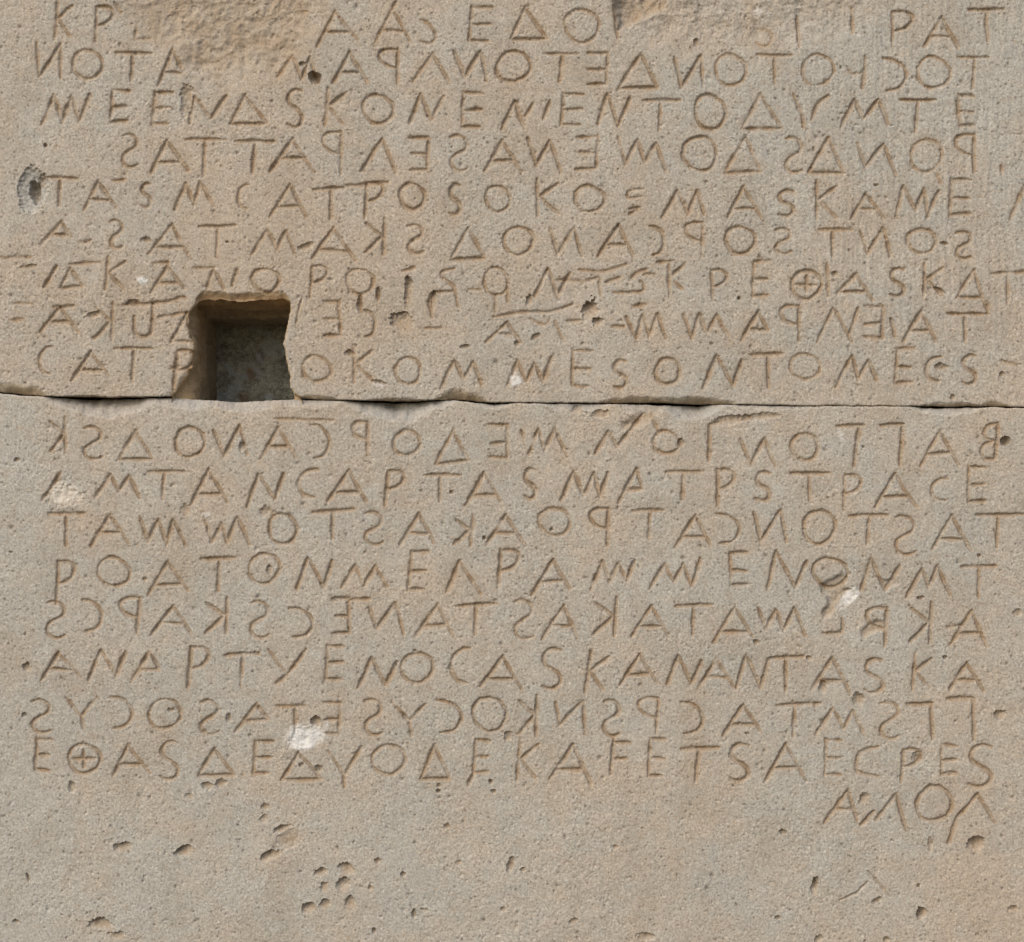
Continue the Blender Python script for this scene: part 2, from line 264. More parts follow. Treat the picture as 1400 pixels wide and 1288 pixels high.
# ------------------------------------------------------------------ damage on the stone
# name, x, y, rx, ry, turn(deg), depth, roughness of outline
DENTS = [
 ('nick', 168, 1159, 14, 8, 0, 6, .35), ('nick', 253, 1164, 14, 8, -20, 7, .3), ('nick', 386, 1133, 13, 5, -20, 6, .25), ('nick', 370, 1170, 14, 8, -15, 7, .3),
 ('nick', 439, 1193, 10, 6, -15, 5, .3), ('nick', 474, 1189, 12, 9, 20, 5, .3), ('nick', 469, 1211, 10, 12, 10, 6, .3), ('nick', 422, 1242, 10, 8, -10, 6, .25), ('nick', 444, 1237, 7, 9, 20, 5, .3),
 ('nick', 443, 1214, 5, 9, 0, 3, .4), ('nick', 479, 1236, 8, 11, 0, 4, .3), ('nick', 140, 1265, 17, 9, 5, 6, .5), ('nick', 160, 1280, 12, 6, 10, 3, .5),
 ('pit', 98, 1077, 5, 8, 0, 4, .3), ('pit', 283, 1074, 8, 6, 0, 4, .4), ('pit', 302, 1071, 8, 6, 0, 4, .4), ('pit', 363, 1103, 7, 5, 0, 3, .4), ('pit', 361, 1120, 6, 6, 0, 3, .4), ('pit', 259, 1089, 6, 5, 0, 2, .4),
 ('pit', 38, 1200, 2, 7, -15, 5, .2), ('pit', 22, 1260, 5, 3, 10, 4, .2), ('pit', 611, 1130, 5, 4, 0, 4, .3), ('pit', 600, 1074, 3, 3, 0, 4, .3), ('pit', 599, 1082, 3, 3, 0, 5, .2), ('pit', 671, 1069, 3, 4, 0, 5, .2), ('pit', 675, 1082, 4, 3, 20, 5, .2),
 ('pit', 698, 1183, 5, 12, 15, 5, .25), ('pit', 715, 1189, 4, 4, 0, 3, .3), ('pit', 551, 1196, 4, 4, 0, 5, .2), ('pit', 516, 1177, 4, 4, 0, 4, .2), ('pit', 566, 1250, 3, 9, 0, 5, .3), ('pit', 580, 1244, 6, 2, 15, 3, .3),
 ('pit', 511, 1273, 3, 5, 0, 5, .2), ('pit', 688, 1243, 4, 3, 0, 3, .3), ('pit', 784, 1259, 7, 4, -25, 3, .4), ('pit', 882, 1281, 11, 7, 0, 3, .5), ('pit', 842, 1158, 4, 3, 0, 2, .3), ('pit', 627, 1180, 4, 4, 0, 2, .3), ('pit', 506, 1214, 3, 4, 0, 3, .3),
 ('nick', 1182, 1092, 8, 8, -30, 4, .4), ('nick', 1334, 1155, 12, 13, 25, 10, .25), ('nick', 1114, 1213, 5, 15, 5, 8, .3), ('pit', 1199, 1231, 8, 4, -30, 5, .3), ('nick', 1261, 1249, 9, 8, -40, 11, .3),
 ('pit', 1064, 1255, 4, 3, 0, 5, .2), ('pit', 1071, 1138, 5, 4, 0, 4, .3), ('pit', 1119, 1284, 7, 5, -40, 5, .3), ('pit', 1385, 1243, 8, 5, 0, 3, .4), ('pit', 1256, 1211, 3, 3, 0, 4, .2), ('pit', 1212, 1285, 4, 5, 0, 4, .2), ('pit', 1272, 1155, 4, 10, 0, 2, .4),
 ('dowel_hole', 45, 259, 22, 30, 0, 7, .25), ('dowel_hole', 47, 262, 8, 18, -8, 16, .25), ('dowel_hole', 56, 248, 6, 12, 10, 6, .3), ('pit', 430, 106, 10, 8, 45, 13, .25), ('pit', 413, 87, 5, 4, 0, 5, .3), ('drilled_hole', 1375, 603, 7.5, 7, 0, 14, .15),
 ('pit', 62, 199, 3, 3, 0, 5, .2), ('pit', 37, 912, 6, 7, 0, 5, .3), ('pit', 33, 978, 4, 4, 0, 4, .3), ('pit', 313, 982, 4, 7, 0, 4, .3), ('pit', 200, 328, 7, 5, 0, 4, .4), ('pit', 419, 337, 12, 5, -22, 4, .3), ('pit', 311, 331, 3, 2, 0, 4, .2),
 ('pit', 128, 430, 12, 5, -15, 4, .4), ('pit', 183, 414, 9, 5, 0, 4, .4), ('pit', 40, 365, 13, 3, -5, 3, .4), ('pit', 1292, 333, 6, 3, 15, 5, .3), ('pit', 1141, 375, 5, 4, 0, 4, .3), ('pit', 1198, 253, 4, 2, 0, 4, .2), ('pit', 1285, 397, 10, 3, 30, 5, .2),
 ('nick', 551, 441, 16, 17, 0, 5, .45), ('nick', 806, 424, 11, 15, 0, 9, .5), ('nick', 818, 441, 9, 8, 0, 6, .5), ('nick', 558, 403, 6, 26, 4, 6, .4), ('nick', 593, 412, 4, 16, 0, 5, .3), ('nick', 724, 412, 5, 9, 0, 5, .4),
 ('pit', 492, 416, 4, 13, 0, 5, .3), ('pit', 517, 402, 4, 9, 0, 5, .3), ('pit', 255, 136, 9, 24, 5, 4, .5), ('pit', 478, 483, 8, 5, 10, 5, .4), ('pit', 635, 474, 8, 3, -5, 4, .4), ('pit', 707, 470, 4, 5, 0, 5, .3), ('pit', 733, 460, 8, 4, -25, 5, .3), ('pit', 519, 523, 12, 3, 15, 4, .3),
 ('pit', 23, 629, 4, 3, -20, 4, .3), ('pit', 617, 673, 3, 3, 0, 5, .2), ('pit', 1180, 611, 2, 2, 0, 4, .2), ('pit', 931, 605, 5, 6, 0, 5, .3), ('pit', 331, 611, 5, 7, 0, 4, .4),
 ('broken_patch', 1157, 818, 17, 11, -42, 3, .3),
 ('pit', 1259, 818, 5, 3, -10, 5, .3), ('pit', 1339, 760, 3, 3, 0, 4, .3), ('pit', 1391, 838, 6, 6, 0, 3, .4), ('pit', 1034, 878, 4, 4, 0, 4, .3), ('pit', 1126, 939, 6, 9, 10, 5, .4), ('pit', 1174, 956, 9, 10, 10, 5, .45), ('pit', 1292, 899, 3, 3, 0, 5, .2), ('pit', 1366, 977, 8, 7, 0, 5, .5),
 ('pit', 368, 779, 4, 8, 5, 4, .3), ('pit', 754, 724, 3, 3, 0, 4, .3), ('pit', 662, 736, 3, 3, 0, 4, .3), ('pit', 233, 971, 5, 3, 10, 4, .3), ('pit', 432, 987, 7, 7, 0, 7, .4), ('pit', 412, 1046, 4, 3, -30, 5, .2), ('pit', 436, 1051, 6, 6, 0, 4, .4), ('pit', 695, 1007, 5, 8, 10, 4, .4), ('pit', 1254, 1036, 7, 7, 0, 4, .4), ('pit', 1106, 900, 4, 4, 0, 3, .3),
 ('pit', 15, 755, 3, 2, 0, 4, .3), ('pit', 198, 792, 4, 3, 0, 3, .3), ('pit', 567, 890, 3, 3, 0, 3, .3), ('pit', 1022, 1003, 3, 2, 0, 3, .3), ('pit', 1287, 502, 9, 6, 0, 4, .45), ('pit', 1303, 543, 4, 4, 0, 4, .3), ('pit', 1370, 512, 4, 4, 0, 4, .3), ('pit', 952, 57, 4, 6, 0, 5, .3), ('pit', 973, 470, 3, 3, 0, 3, .3), ('pit', 1011, 408, 3, 3, 0, 4, .3),
 ('broken_patch', 395, 1147, 20, 13, -25, 2.5, .35), ('broken_patch', 88, 678, 26, 14, -5, 3, .35), ('broken_patch', 78, 660, 9, 5, -20, 2, .4), ('broken_patch', 420, 1008, 25, 17, -10, 2.5, .4),
 ('pit', 365, 700, 12, 8, 0, 2.5, .5), ('pit', 253, 698, 7, 9, 0, 2, .5), ('pit', 1000, 574, 30, 7, -5, 3, .5), ('pit', 1040, 570, 26, 6, -5, 2.5, .5), ('pit', 790, 560, 9, 6, 0, 3, .5), ('pit', 820, 566, 12, 6, 0, 3, .5),
]
# pale flecks of lime or plaster: x, y, rx, ry, turn
LIME = [(415, 1008, 25, 18, -10), (446, 993, 4, 9, 10), (88, 677, 24, 14, -8), (1160, 818, 20, 8, -40), (705, 520, 8, 9, -35), (1149, 594, 3.5, 10, -15), (195, 384, 9, 5, 15), (517, 526, 8, 4, 15), (1037, 14, 8, 5, 0), (283, 704, 6, 4, 0), (1152, 1233, 0.1, .1, 0)][:-1]
SCRATCH = [[(1148, 1231), (1170, 1222), (1186, 1206)], [(1186, 1190), (1200, 1206), (1217, 1226)], [(413, 405), (407, 430), (404, 447)]]
SPALL = [  # outline, drop, softness, roughness
 ([(172, -40), (182, 20), (205, 52), (236, 70), (258, 112), (300, 120), (345, 104), (392, 96), (418, 62), (444, 30), (440, -40)], 10, 46, 1.9),
 ([(842, -40), (843, 6), (848, 36), (858, 50), (905, 62), (960, 72), (1035, 66), (1090, 58), (1150, 50), (1192, 20), (1196, -40)], 6, 40, 1.6),
 ([(842, -40), (843, 10), (846, 40), (858, 36), (882, 22), (908, 8), (935, -40)], 13, 7, 2.2)]

SPALL_LO = [
 ([(1122, 800), (1136, 791), (1152, 783), (1159, 789), (1154, 803), (1165, 806), (1150, 815), (1144, 828), (1138, 840), (1126, 846), (1122, 838), (1131, 826), (1129, 815), (1122, 810)], 4, 5, 1.3),
 ([(1202, 790), (1212, 793), (1222, 788), (1228, 798), (1216, 805), (1211, 812), (1206, 802)], 2.5, 4, .8),
 ([(1176, 862), (1186, 853), (1200, 846), (1211, 850), (1209, 862), (1192, 866), (1181, 874)], 3, 5, 1.0),
 ([(868, 566), (893, 552), (905, 556), (890, 571), (872, 583), (852, 588), (850, 578)], 3, 7, 1.0)]
# the joint: lower edge of the upper block, upper edge of the lower block
UP = [(-2000, 531), (0, 536), (30, 539), (62, 541.5), (150, 543), (236, 542), (320, 548), (405, 544), (430, 546), (480, 547), (560, 548), (600, 546.5), (622, 546), (640, 547), (655, 549), (668, 550), (760, 550.5), (850, 551), (900, 550), (940, 552), (1000, 552.6), (1100, 554.8), (1250, 554.9), (1300, 555.5), (1360, 555), (1400, 556.5), (3400, 560)]
LO = [(-2000, 533), (0, 538), (30, 541), (62, 542.5), (80, 544.5), (130, 545.5), (190, 544.6), (236, 544), (320, 549.5), (400, 546), (440, 547), (480, 548.8), (540, 550.6), (600, 547.6), (622, 547.5), (650, 551), (675, 553), (700, 551.6), (760, 552), (850, 552.6), (900, 554), (940, 555), (985, 553.4), (1100, 555.4), (1250, 555.8), (1280, 558.5), (1320, 557.5), (1360, 557), (1400, 558.2), (3400, 562)]
up_edge = lambda x: np.interp(x, *zip(*UP)) + 0.8 * noise(x, x * 0, 23, 51) + 0.5 * noise(x, x * 0, 7, 52)
lo_edge = lambda x: np.maximum(np.interp(x, *zip(*LO)) + 0.9 * noise(x, x * 0, 19, 53) + 0.5 * noise(x, x * 0, 6, 54), up_edge(x) + 0.45)
# chips off an edge: x, half width, height on the face, steepness
CHIPS_LO = [(140, 82, 27, 1.25), (255, 60, 14, .8), (330, 70, 17, .8), (420, 50, 14, .7), (545, 82, 26, 1.2), (675, 26, 9, .8), (790, 50, 14, .5), (880, 40, 16, .6), (945, 48, 20, 1.2), (1060, 70, 8, .5), (1290, 55, 12, .9)]
CHIPS_UP = [(20, 48, 19, .7), (120, 40, 3, .7), (430, 34, 7, .9), (540, 40, 6, .8), (630, 40, 15, .9), (870, 55, 10, .8), (950, 60, 12, .9), (1150, 60, 3, .6), (1300, 50, 7, .8), (1360, 22, 8, .8)]

HOLE = [(236, 542), (246, 530), (257, 516), (264, 500), (267, 478), (263, 462), (259, 445), (258, 430), (264, 422), (272, 413), (279, 410), (290, 410), (310, 412), (331, 413), (350, 412), (372, 410), (388, 408), (395, 413), (396, 425), (394, 440), (390, 455), (388, 470), (390, 485), (393, 500), (395, 515), (397, 530), (402, 539), (412, 546)]
def ragged(P):
    P = np.array(P, float)
    l = np.concatenate([[0], np.cumsum(np.hypot(*np.diff(P, axis=0).T))])
    u = np.linspace(0, l[-1], int(l[-1] / 2.5))
    x, y = np.interp(u, l, P[:, 0]), np.interp(u, l, P[:, 1])
    tx, ty = np.gradient(x), np.gradient(y); n = np.hypot(tx, ty)
    o = 1.5 * noise(u, u * 0, 24, 103) + 1.3 * noise(u, u * 0, 9, 104) + .7 * noise(u, u * 0, 5, 105)
    return list(zip(x + ty / n * o, y - tx / n * o))
HOLE = ragged(HOLE)
HOLE_POLY = [(232, 620)] + HOLE + [(414, 620)]

# ------------------------------------------------------------------ materials
def stone_material(name, rough=0.92, bump=0.25):
    m = bpy.data.materials.new(name)
    m.use_nodes = True
    t = m.node_tree; b = t.nodes['Principled BSDF']
    b.inputs['Roughness'].default_value = rough
    b.inputs['Specular IOR Level'].default_value = 0.18
    at = t.nodes.new('ShaderNodeAttribute'); at.attribute_name = 'stone_colour'
    tc = t.nodes.new('ShaderNodeTexCoord')
    n1 = t.nodes.new('ShaderNodeTexNoise'); n1.inputs['Scale'].default_value = 900; n1.inputs['Detail'].default_value = 4
    t.links.new(tc.outputs['Object'], n1.inputs['Vector'])
    rp = t.nodes.new('ShaderNodeMapRange')
    rp.inputs['From Min'].default_value = .3; rp.inputs['From Max'].default_value = .7
    rp.inputs['To Min'].default_value = .8; rp.inputs['To Max'].default_value = 1.2
    t.links.new(n1.outputs['Fac'], rp.inputs['Value'])
    mx = t.nodes.new('ShaderNodeVectorMath'); mx.operation = 'SCALE'
    t.links.new(at.outputs['Color'], mx.inputs[0]); t.links.new(rp.outputs['Result'], mx.inputs['Scale'])
    t.links.new(mx.outputs['Vector'], b.inputs['Base Color'])
    bp = t.nodes.new('ShaderNodeBump'); bp.inputs['Strength'].default_value = bump; bp.inputs['Distance'].default_value = 0.0006
    t.links.new(n1.outputs['Fac'], bp.inputs['Height']); t.links.new(bp.outputs['Normal'], b.inputs['Normal'])
    return m
LIMESTONE = stone_material('limestone')
RUBBLE = stone_material('dark_rubble_stone', .85, .3)

# ------------------------------------------------------------------ mesh from arrays
def mesh_obj(name, co, quads, col, mat, parent=None):
    me = bpy.data.meshes.new(name)
    me.vertices.add(len(co)); me.vertices.foreach_set('co', np.ascontiguousarray(co, np.float32).ravel())
    me.loops.add(quads.size); me.loops.foreach_set('vertex_index', np.ascontiguousarray(quads, np.int32).ravel())
    me.polygons.add(len(quads)); me.polygons.foreach_set('loop_start', np.arange(0, quads.size, 4, dtype=np.int32))
    me.update(calc_edges=True)
    me.polygons.foreach_set('use_smooth', np.ones(len(quads), bool))
    a = me.attributes.new('stone_colour', 'FLOAT_COLOR', 'POINT')
    a.data.foreach_set('color', np.concatenate([np.clip(col, 0, 1), np.ones((len(col), 1))], 1).astype(np.float32).ravel())
    me.materials.append(mat)
    o = bpy.data.objects.new(name, me)
    sc.collection.objects.link(o)
    if parent: o.parent = parent
    return o
def world(px, py, h):
    return np.stack([(px - CX) * S, -h * S, (CY - py) * S], -1)

def axis(lo, fine0, fine1, hi, step):
    a = [fine0]; st = step
    while a[-1] > lo: st *= 1.12; a.append(a[-1] - st)
    b = [fine1]; st = step
    while b[-1] < hi: st *= 1.12; b.append(b[-1] + st)
    return np.array(a[:0:-1] + list(np.arange(fine0, fine1, step)) + b)

STEP = 1.0
XS = axis(-1500, -25, 1425, 2900, STEP)

def build_block(upper):
    tag = 11 if upper else 12
    if upper:
        ys = np.concatenate([axis(-1000, -25, 548, 549, STEP)])
        ys = ys[ys <= 548.01]
    else:
        ys = axis(551, 552, 1313, 2300, STEP)
        ys = ys[ys >= 551.99]
    PX, PYn = np.meshgrid(XS, ys)
    if upper:
        e = up_edge(PX)
        PY = np.where(PYn < 500, PYn, 500 + (PYn - 500) * (e - 500) / (ys[-1] - 500))
        de = e - PY
    else:
        e = lo_edge(PX)
        PY = np.where(PYn > 600, PYn, 600 - (600 - PYn) * (600 - e) / (600 - ys[0]))
        de = PY - e
    H, W = PX.shape
    # relief of the dressed face
    n300 = noise(PX, PY, 310, 1); n90 = noise(PX, PY, 95, 2); n30 = noise(PX, PY, 33, 3); n12 = noise(PX, PY, 12, 4)
    g5 = noise(PX, PY, 4.6, 5, 6.0); g3 = noise(PX, PY, 2.7, 6, 3.6)
    grain = rng.normal(0, 1, PX.shape)
    h = 1.6 * n300 + .9 * n90 + .5 * n30 + .3 * n12 + (.26 * g5 + .30 * g3 + .17 * grain) * (.86 + .5 * noise(PX, PY, 120, 7) + .35 * noise(PX, PY, 40, 8))
    strk = smooth(960, 1150, PX) * smooth(560, 380, PY)
    h = h + strk * (.55 * noise(PX, PY, 5.5, 101, 48) + .5 * noise(PX, PY, 14, 102, 120))
    # ---- colour of the stone itself
    warm = np.clip(.5 + .42 * noise(PX, PY, 260, 21) + .45 * noise(PX, PY, 85, 22) + .35 * noise(PX, PY, 26, 23), 0, 1)
    warm = np.clip(warm + .32 * np.exp(-((PX - 360) / 420) ** 2 - ((PY - 260) / 330) ** 2) - .22 * smooth(620, 900, PY) * smooth(800, 200, PX) + .55 * np.exp(-((PX - 1370) / 100) ** 2 - ((PY - 1240) / 110) ** 2)
                   - .3 * np.exp(-((PX - 1180) / 330) ** 2 - ((PY - 150) / 240) ** 2) - .3 * np.exp(-((PX - 1100) / 330) ** 2 - ((PY - 830) / 240) ** 2) - .3 * smooth(120, 0, PX) * smooth(500, 640, PY), 0, 1)
    light = .5 + .5 * noise(PX, PY, 180, 24) + .4 * noise(PX, PY, 48, 25)
    grey, tan = np.array([.396, .375, .322]), np.array([.424, .359, .279])
    col = grey + (tan - grey) * warm[..., None]
    col = col * (1 + .07 * (light - .5))[..., None]
    gr = noise(PX, PY, 3.0, 26) * .75 + noise(PX, PY, 6.0, 27) * .25
    gw = grain.copy(); gw[1:-1, 1:-1] = .5 * grain[1:-1, 1:-1] + .22 * (grain[:-2, 1:-1] + grain[2:, 1:-1] + grain[1:-1, :-2] + grain[1:-1, 2:])
    col = col * (1 + .11 * gr + .09 * noise(PX, PY, 2.6, 36, 3.2) + .13 * gw)[..., None]
    pale = smooth(.5, .9, noise(PX, PY, 4.2, 28))[..., None]
    col = col * (1 - .45 * pale) + np.array([.64, .62, .57]) * .45 * pale
    och = smooth(.45, .85, noise(PX, PY, 8, 29, 6))[..., None]
    col = col * (1 - .35 * och) + np.array([.36, .25, .15]) * .35 * och
    stn = smooth(.15, .75, noise(PX, PY, 70, 37, 120) + .5 * noise(PX, PY, 24, 38, 40) + .25 * noise(PX, PY, 8, 39))[..., None]
    col = col * (1 - .28 * stn) + np.array([.32, .268, .20]) * .28 * stn
    och2 = smooth(.35, .8, noise(PX, PY, 17, 75, 13) + .4 * noise(PX, PY, 6, 76))[..., None]
    col = col * (1 - .22 * och2) + np.array([.36, .27, .19]) * .22 * och2
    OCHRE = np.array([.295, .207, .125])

    lab = np.zeros(PX.shape, np.int32)
    names = {}                         # label number -> (part name, label)
    sizes = {}
    def new_label(name, text=None):
        k = len(names) + 1
        names[k] = (name, text)
        return k
    def window(x0, y0, x1, y1, pad):
        i0, i1 = np.searchsorted(XS, [x0 - pad, x1 + pad]); j0, j1 = np.searchsorted(ys, [y0 - pad - 10, y1 + pad + 10])
        return slice(max(j0, 0), min(j1, H)), slice(max(i0, 0), min(i1, W))

    # ---- small natural pores
    for _ in range(11000):
        x, y = rng.uniform(-25, 1425), rng.uniform(ys[0] if not upper else -25, ys[-1] if upper else 1313)
        r = abs(rng.normal(0, .45)) + .75 + (rng.random() < .04) * rng.uniform(.3, 1.6); el = rng.uniform(.5, 1); th = rng.uniform(0, 3.14)
        sl = window(x, y, x, y, 6)
        if PX[sl].size == 0: continue
        X = PX[sl] - x; Y = PY[sl] - y
        u = X * math.cos(th) + Y * math.sin(th); v = (-X * math.sin(th) + Y * math.cos(th)) / el
        q = np.exp(-(u * u + v * v) / (r * r))
        h[sl] -= (.35 + r * .6) * q
        if rng.random() < .6:
            col[sl] = col[sl] * (1 - .7 * q[..., None]) + np.array([.15, .12, .09]) * .7 * q[..., None]

    # ---- spalled areas
    for k, (poly, drop, soft, rough) in enumerate(SPALL if upper else SPALL_LO):
        sl = window(min(p[0] for p in poly), min(p[1] for p in poly), max(p[0] for p in poly), max(p[1] for p in poly), 40)
        X, Y = PX[sl], PY[sl]
        s = sdf(X, Y, poly) + (1.5 if k == 2 or not upper else 9) * noise(X, Y, 30, 61 + k) + (3 if upper else 1.8) * noise(X, Y, 9, 64 + k)
        m = smooth(soft * .5, -soft, s)
        h[sl] -= m * (drop + rough * (noise(X, Y, 38, 67) + .9 * np.abs(noise(X, Y, 19, 68)) * 2 + .55 * noise(X, Y, 8, 69) + .3 * noise(X, Y, 4, 77)))
        mm = ((1.0, .45, 1.0, 1.0)[k] * np.sqrt(m) * np.clip(.68 + .4 * noise(X, Y, 22, 70), 0, 1))[..., None]
        col[sl] = col[sl] * (1 - .75 * mm) + np.array([.325, .24, .155]) * .75 * mm
        if k < 2 or not upper:
            L = new_label('broken_patch')
            lab[sl] = np.where((m > .35) & (lab[sl] == 0), L, lab[sl])

    # ---- letters
    mine = [l for l in LETTERS if ((l[2][1] + l[2][3]) / 2 < 548) == upper]
    order = sorted(mine, key=lambda l: -max((l[2][2] - l[2][0]) * (l[2][3] - l[2][1]), 0) + (1e6 if l[0] == 'Z' else 0))
    rest = None
    for n, (g, strokes, bx) in enumerate(order):
        sl = window(*bx, 6)
        X, Y = PX[sl], PY[sl]
        wob = .55 * noise(X, Y, 7, 31) + .8 * noise(X, Y, 2.8, 32)
        lm = np.zeros(X.shape, bool)
        weak = 1.0 if g != 'Z' else random.uniform(.5, .85)
        cut = np.zeros(X.shape)
        for st in strokes:
            dx, dy = st[-1][0] - st[0][0], st[-1][1] - st[0][1]
            slash = dx * dy < 0 and abs(dx) > 4
            hw = random.uniform(2.9, 3.7) + (.35 if slash else 0)
            dp = random.uniform(2.0, 3.1) * weak + (.4 if slash else 0)
            dd, t = seg_dist(X, Y, st)
            dd = np.maximum(dd + wob * .8, 0)
            f = 1 - .3 * np.abs(2 * t - 1) ** 4 + .3 * noise(X, Y, 14, 33)
            q = np.clip(1 - dd / (hw * f), 0, 1)
            soft = np.clip(1 - dd / (hw * f * 2.1), 0, 1) ** 2 * .3
            cut = np.maximum(cut, dp * f * smooth(-.1, 1.0, q) + soft * dp)
            if g == 'Z' or random.random() < .25: cut = cut * np.clip(.85 + .55 * noise(X, Y, 13, 78), .35, 1.1)
            lm |= dd < hw * 1.15
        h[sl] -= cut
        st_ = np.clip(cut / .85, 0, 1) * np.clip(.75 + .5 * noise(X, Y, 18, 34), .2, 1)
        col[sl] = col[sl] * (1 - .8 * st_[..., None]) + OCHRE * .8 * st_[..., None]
        if n < 100 and g != 'Z':
            L = new_label('carved_letter', spoken(g))
        else:
            if rest is None: rest = new_label('carved_letters', None)
            L = rest
        lab[sl] = np.where(lm & ((lab[sl] == 0) | (names.get(1, ('',))[0] == 'broken_patch') & (lab[sl] <= (2 if upper else 4))), L, lab[sl])

    # ---- scratches
    for st in SCRATCH:
        xs_, ys_ = [p[0] for p in st], [p[1] for p in st]
        if (sum(ys_) / len(ys_) < 548) != upper: continue
        sl = window(min(xs_), min(ys_), max(xs_), max(ys_), 6)
        X, Y = PX[sl], PY[sl]
        dd, t = seg_dist(X, Y, st)
        dd = np.maximum(dd + .8 * noise(X, Y, 6, 35), 0)
        q = np.clip(1 - dd / (2.6 * (1 - .6 * np.abs(2 * t - 1) ** 2)), 0, 1)
        h[sl] -= 2.6 * q
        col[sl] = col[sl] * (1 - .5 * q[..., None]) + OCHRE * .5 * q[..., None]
        if len(st) > 2:
            L = new_label('scratch')
            lab[sl] = np.where((q > .08) & (lab[sl] == 0), L, lab[sl])

    # ---- nicks, pits and dowel holes
    hole_label = None
    for k, (nm, x, y, rx, ry, rot, dp, rg) in enumerate(DENTS):
        if (y < 548) != upper: continue
        sl = window(x - rx, y - ry, x + rx, y + ry, max(rx, ry) * .6 + 3)
        X = PX[sl] - x; Y = PY[sl] - y
        a = math.radians(rot)
        u = (X * math.cos(a) + Y * math.sin(a)) / rx; v = (-X * math.sin(a) + Y * math.cos(a)) / ry
        rho = np.sqrt(u * u + v * v) * (1 + rg * .7 * noise(PX[sl] + 37 * k, PY[sl], max(rx, ry) * .9, 41) + rg * .6 * noise(PX[sl], PY[sl], 4.5, 42))
        shp = np.clip(1 - rho * rho, 0, 1) ** .55
        steep = np.clip(.75 - .75 * v - .35 * u, .06, 1.5) if nm == 'nick' else 1.0
        if nm in ('nick', 'pit'): shp = shp * np.clip(1.15 - .3 * v, .5, 1.4)
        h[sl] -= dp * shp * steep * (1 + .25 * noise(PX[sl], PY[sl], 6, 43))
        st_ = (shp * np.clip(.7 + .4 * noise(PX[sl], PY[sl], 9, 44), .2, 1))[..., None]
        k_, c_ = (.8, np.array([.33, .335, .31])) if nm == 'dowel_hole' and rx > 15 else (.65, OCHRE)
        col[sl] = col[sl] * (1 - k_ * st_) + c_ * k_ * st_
        if rx * ry > 14 or dp > 6:
            if nm == 'dowel_hole':
                hole_label = hole_label or new_label(nm)
                L = hole_label
            else:
                L = new_label(nm)
            lab[sl] = np.where(shp > .12, L, lab[sl])

    # ---- flecks of lime
    for (x, y, rx, ry, rot) in LIME:
        if (y < 548) != upper: continue
        sl = window(x - rx, y - ry, x + rx, y + ry, 12)
        X = PX[sl] - x; Y = PY[sl] - y
        a = math.radians(rot)
        u = (X * math.cos(a) + Y * math.sin(a)) / rx; v = (-X * math.sin(a) + Y * math.cos(a)) / ry
        rho = np.sqrt(u * u + v * v) * (1 + .3 * noise(PX[sl], PY[sl], max(8, rx), 45) + .12 * noise(PX[sl], PY[sl], 5, 46))
        m = smooth(1.25, .6, rho) * (1.0 if rx * ry > 40 and y > 30 else .5) * np.clip((1.1 if x == 415 else .85) + .45 * noise(PX[sl], PY[sl], 7, 47) + .25 * noise(PX[sl], PY[sl], 3, 49), .25, 1)
        big = min(1, rx / 12)
        h[sl] += 1.6 * m * big * (.7 + .6 * noise(PX[sl], PY[sl], 9, 63))
        c = np.array([.64, .625, .58]) if (x, y) != (88, 677) else np.array([.60, .545, .46])
        col[sl] = col[sl] * (1 - m[..., None]) + c * m[..., None] * (1 + .06 * noise(PX[sl], PY[sl], 9, 48))[..., None]
        L = new_label('lime_patch')
        lab[sl] = np.where(m > .3, L, lab[sl])

    # ---- the broken joint edge
    chip = np.zeros(PX.shape)
    near = de < 60
    L = None
    which = np.zeros(PX.shape, np.int32)
    for ci, (x, a, b, sl_) in enumerate(CHIPS_UP if upper else CHIPS_LO):
        bb = b * np.clip(1 - ((PX - x) / a) ** 2, 0, 1) ** .8 * (1 + .22 * noise(PX, PY, 34, 55) + .10 * noise(PX, PY, 13, 56))
        dr = np.where(near, np.clip(bb - de, 0, None) ** 1.5 / (np.maximum(b, 1) ** .5) * sl_, 0)
        which = np.where(dr > chip, len(names) + 1 + ci, which)
        chip = np.maximum(chip, dr)
    rr = 1.9 + 1.2 * noise(PX, PY, 40, 57)
    rnd = np.where(de < rr, rr - np.sqrt(np.clip(rr * rr - (rr - de) ** 2, 0, None)), 0)
    h -= chip * (1 + .2 * noise(PX, PY, 14, 58)) + np.clip(rnd, 0, 6) * .8 + np.where(chip > .3, (1.2 if upper else .6) * noise(PX, PY, 15, 59) + .25 * noise(PX, PY, 6, 60), 0)
    cm = np.clip(chip / 2.5, 0, 1)[..., None]
    if upper:
        col = col * (1 - .6 * cm) + np.array([.34, .255, .15]) * .6 * cm
    else:
        col = col * (1 - .45 * cm) + np.array([.46, .44, .40]) * .3 * cm
    for ci in range(len(CHIPS_UP if upper else CHIPS_LO)): new_label('chipped_edge')
    lab = np.where((chip > .8) & (lab == 0), which, lab)

    # ---- the socket mouth
    keep = np.ones((H - 1, W - 1), bool)
    if upper:
        sl = window(215, 375, 440, 560, 0)
        X, Y = PX[sl], PY[sl]
        s = sdf(X, Y, HOLE_POLY)
        rag = 1.3 * noise(X, Y, 13, 88) + .8 * noise(X, Y, 5, 89)
        bl = np.exp(-((X - 255) / 40) ** 2 - ((Y - 525) / 40) ** 2)
        r = 3.2 + 3.0 * smooth(300, 255, X) + 5 * bl + 1.5 * noise(X, Y, 18, 71) + 1.6 * noise(X, Y, 7, 87) + 2.5 * smooth(412, 398, Y)
        lip = np.where(s < r, r - np.sqrt(np.clip(r * r - (r - np.clip(s + rag, 0, r)) ** 2, 0, None)), 0)
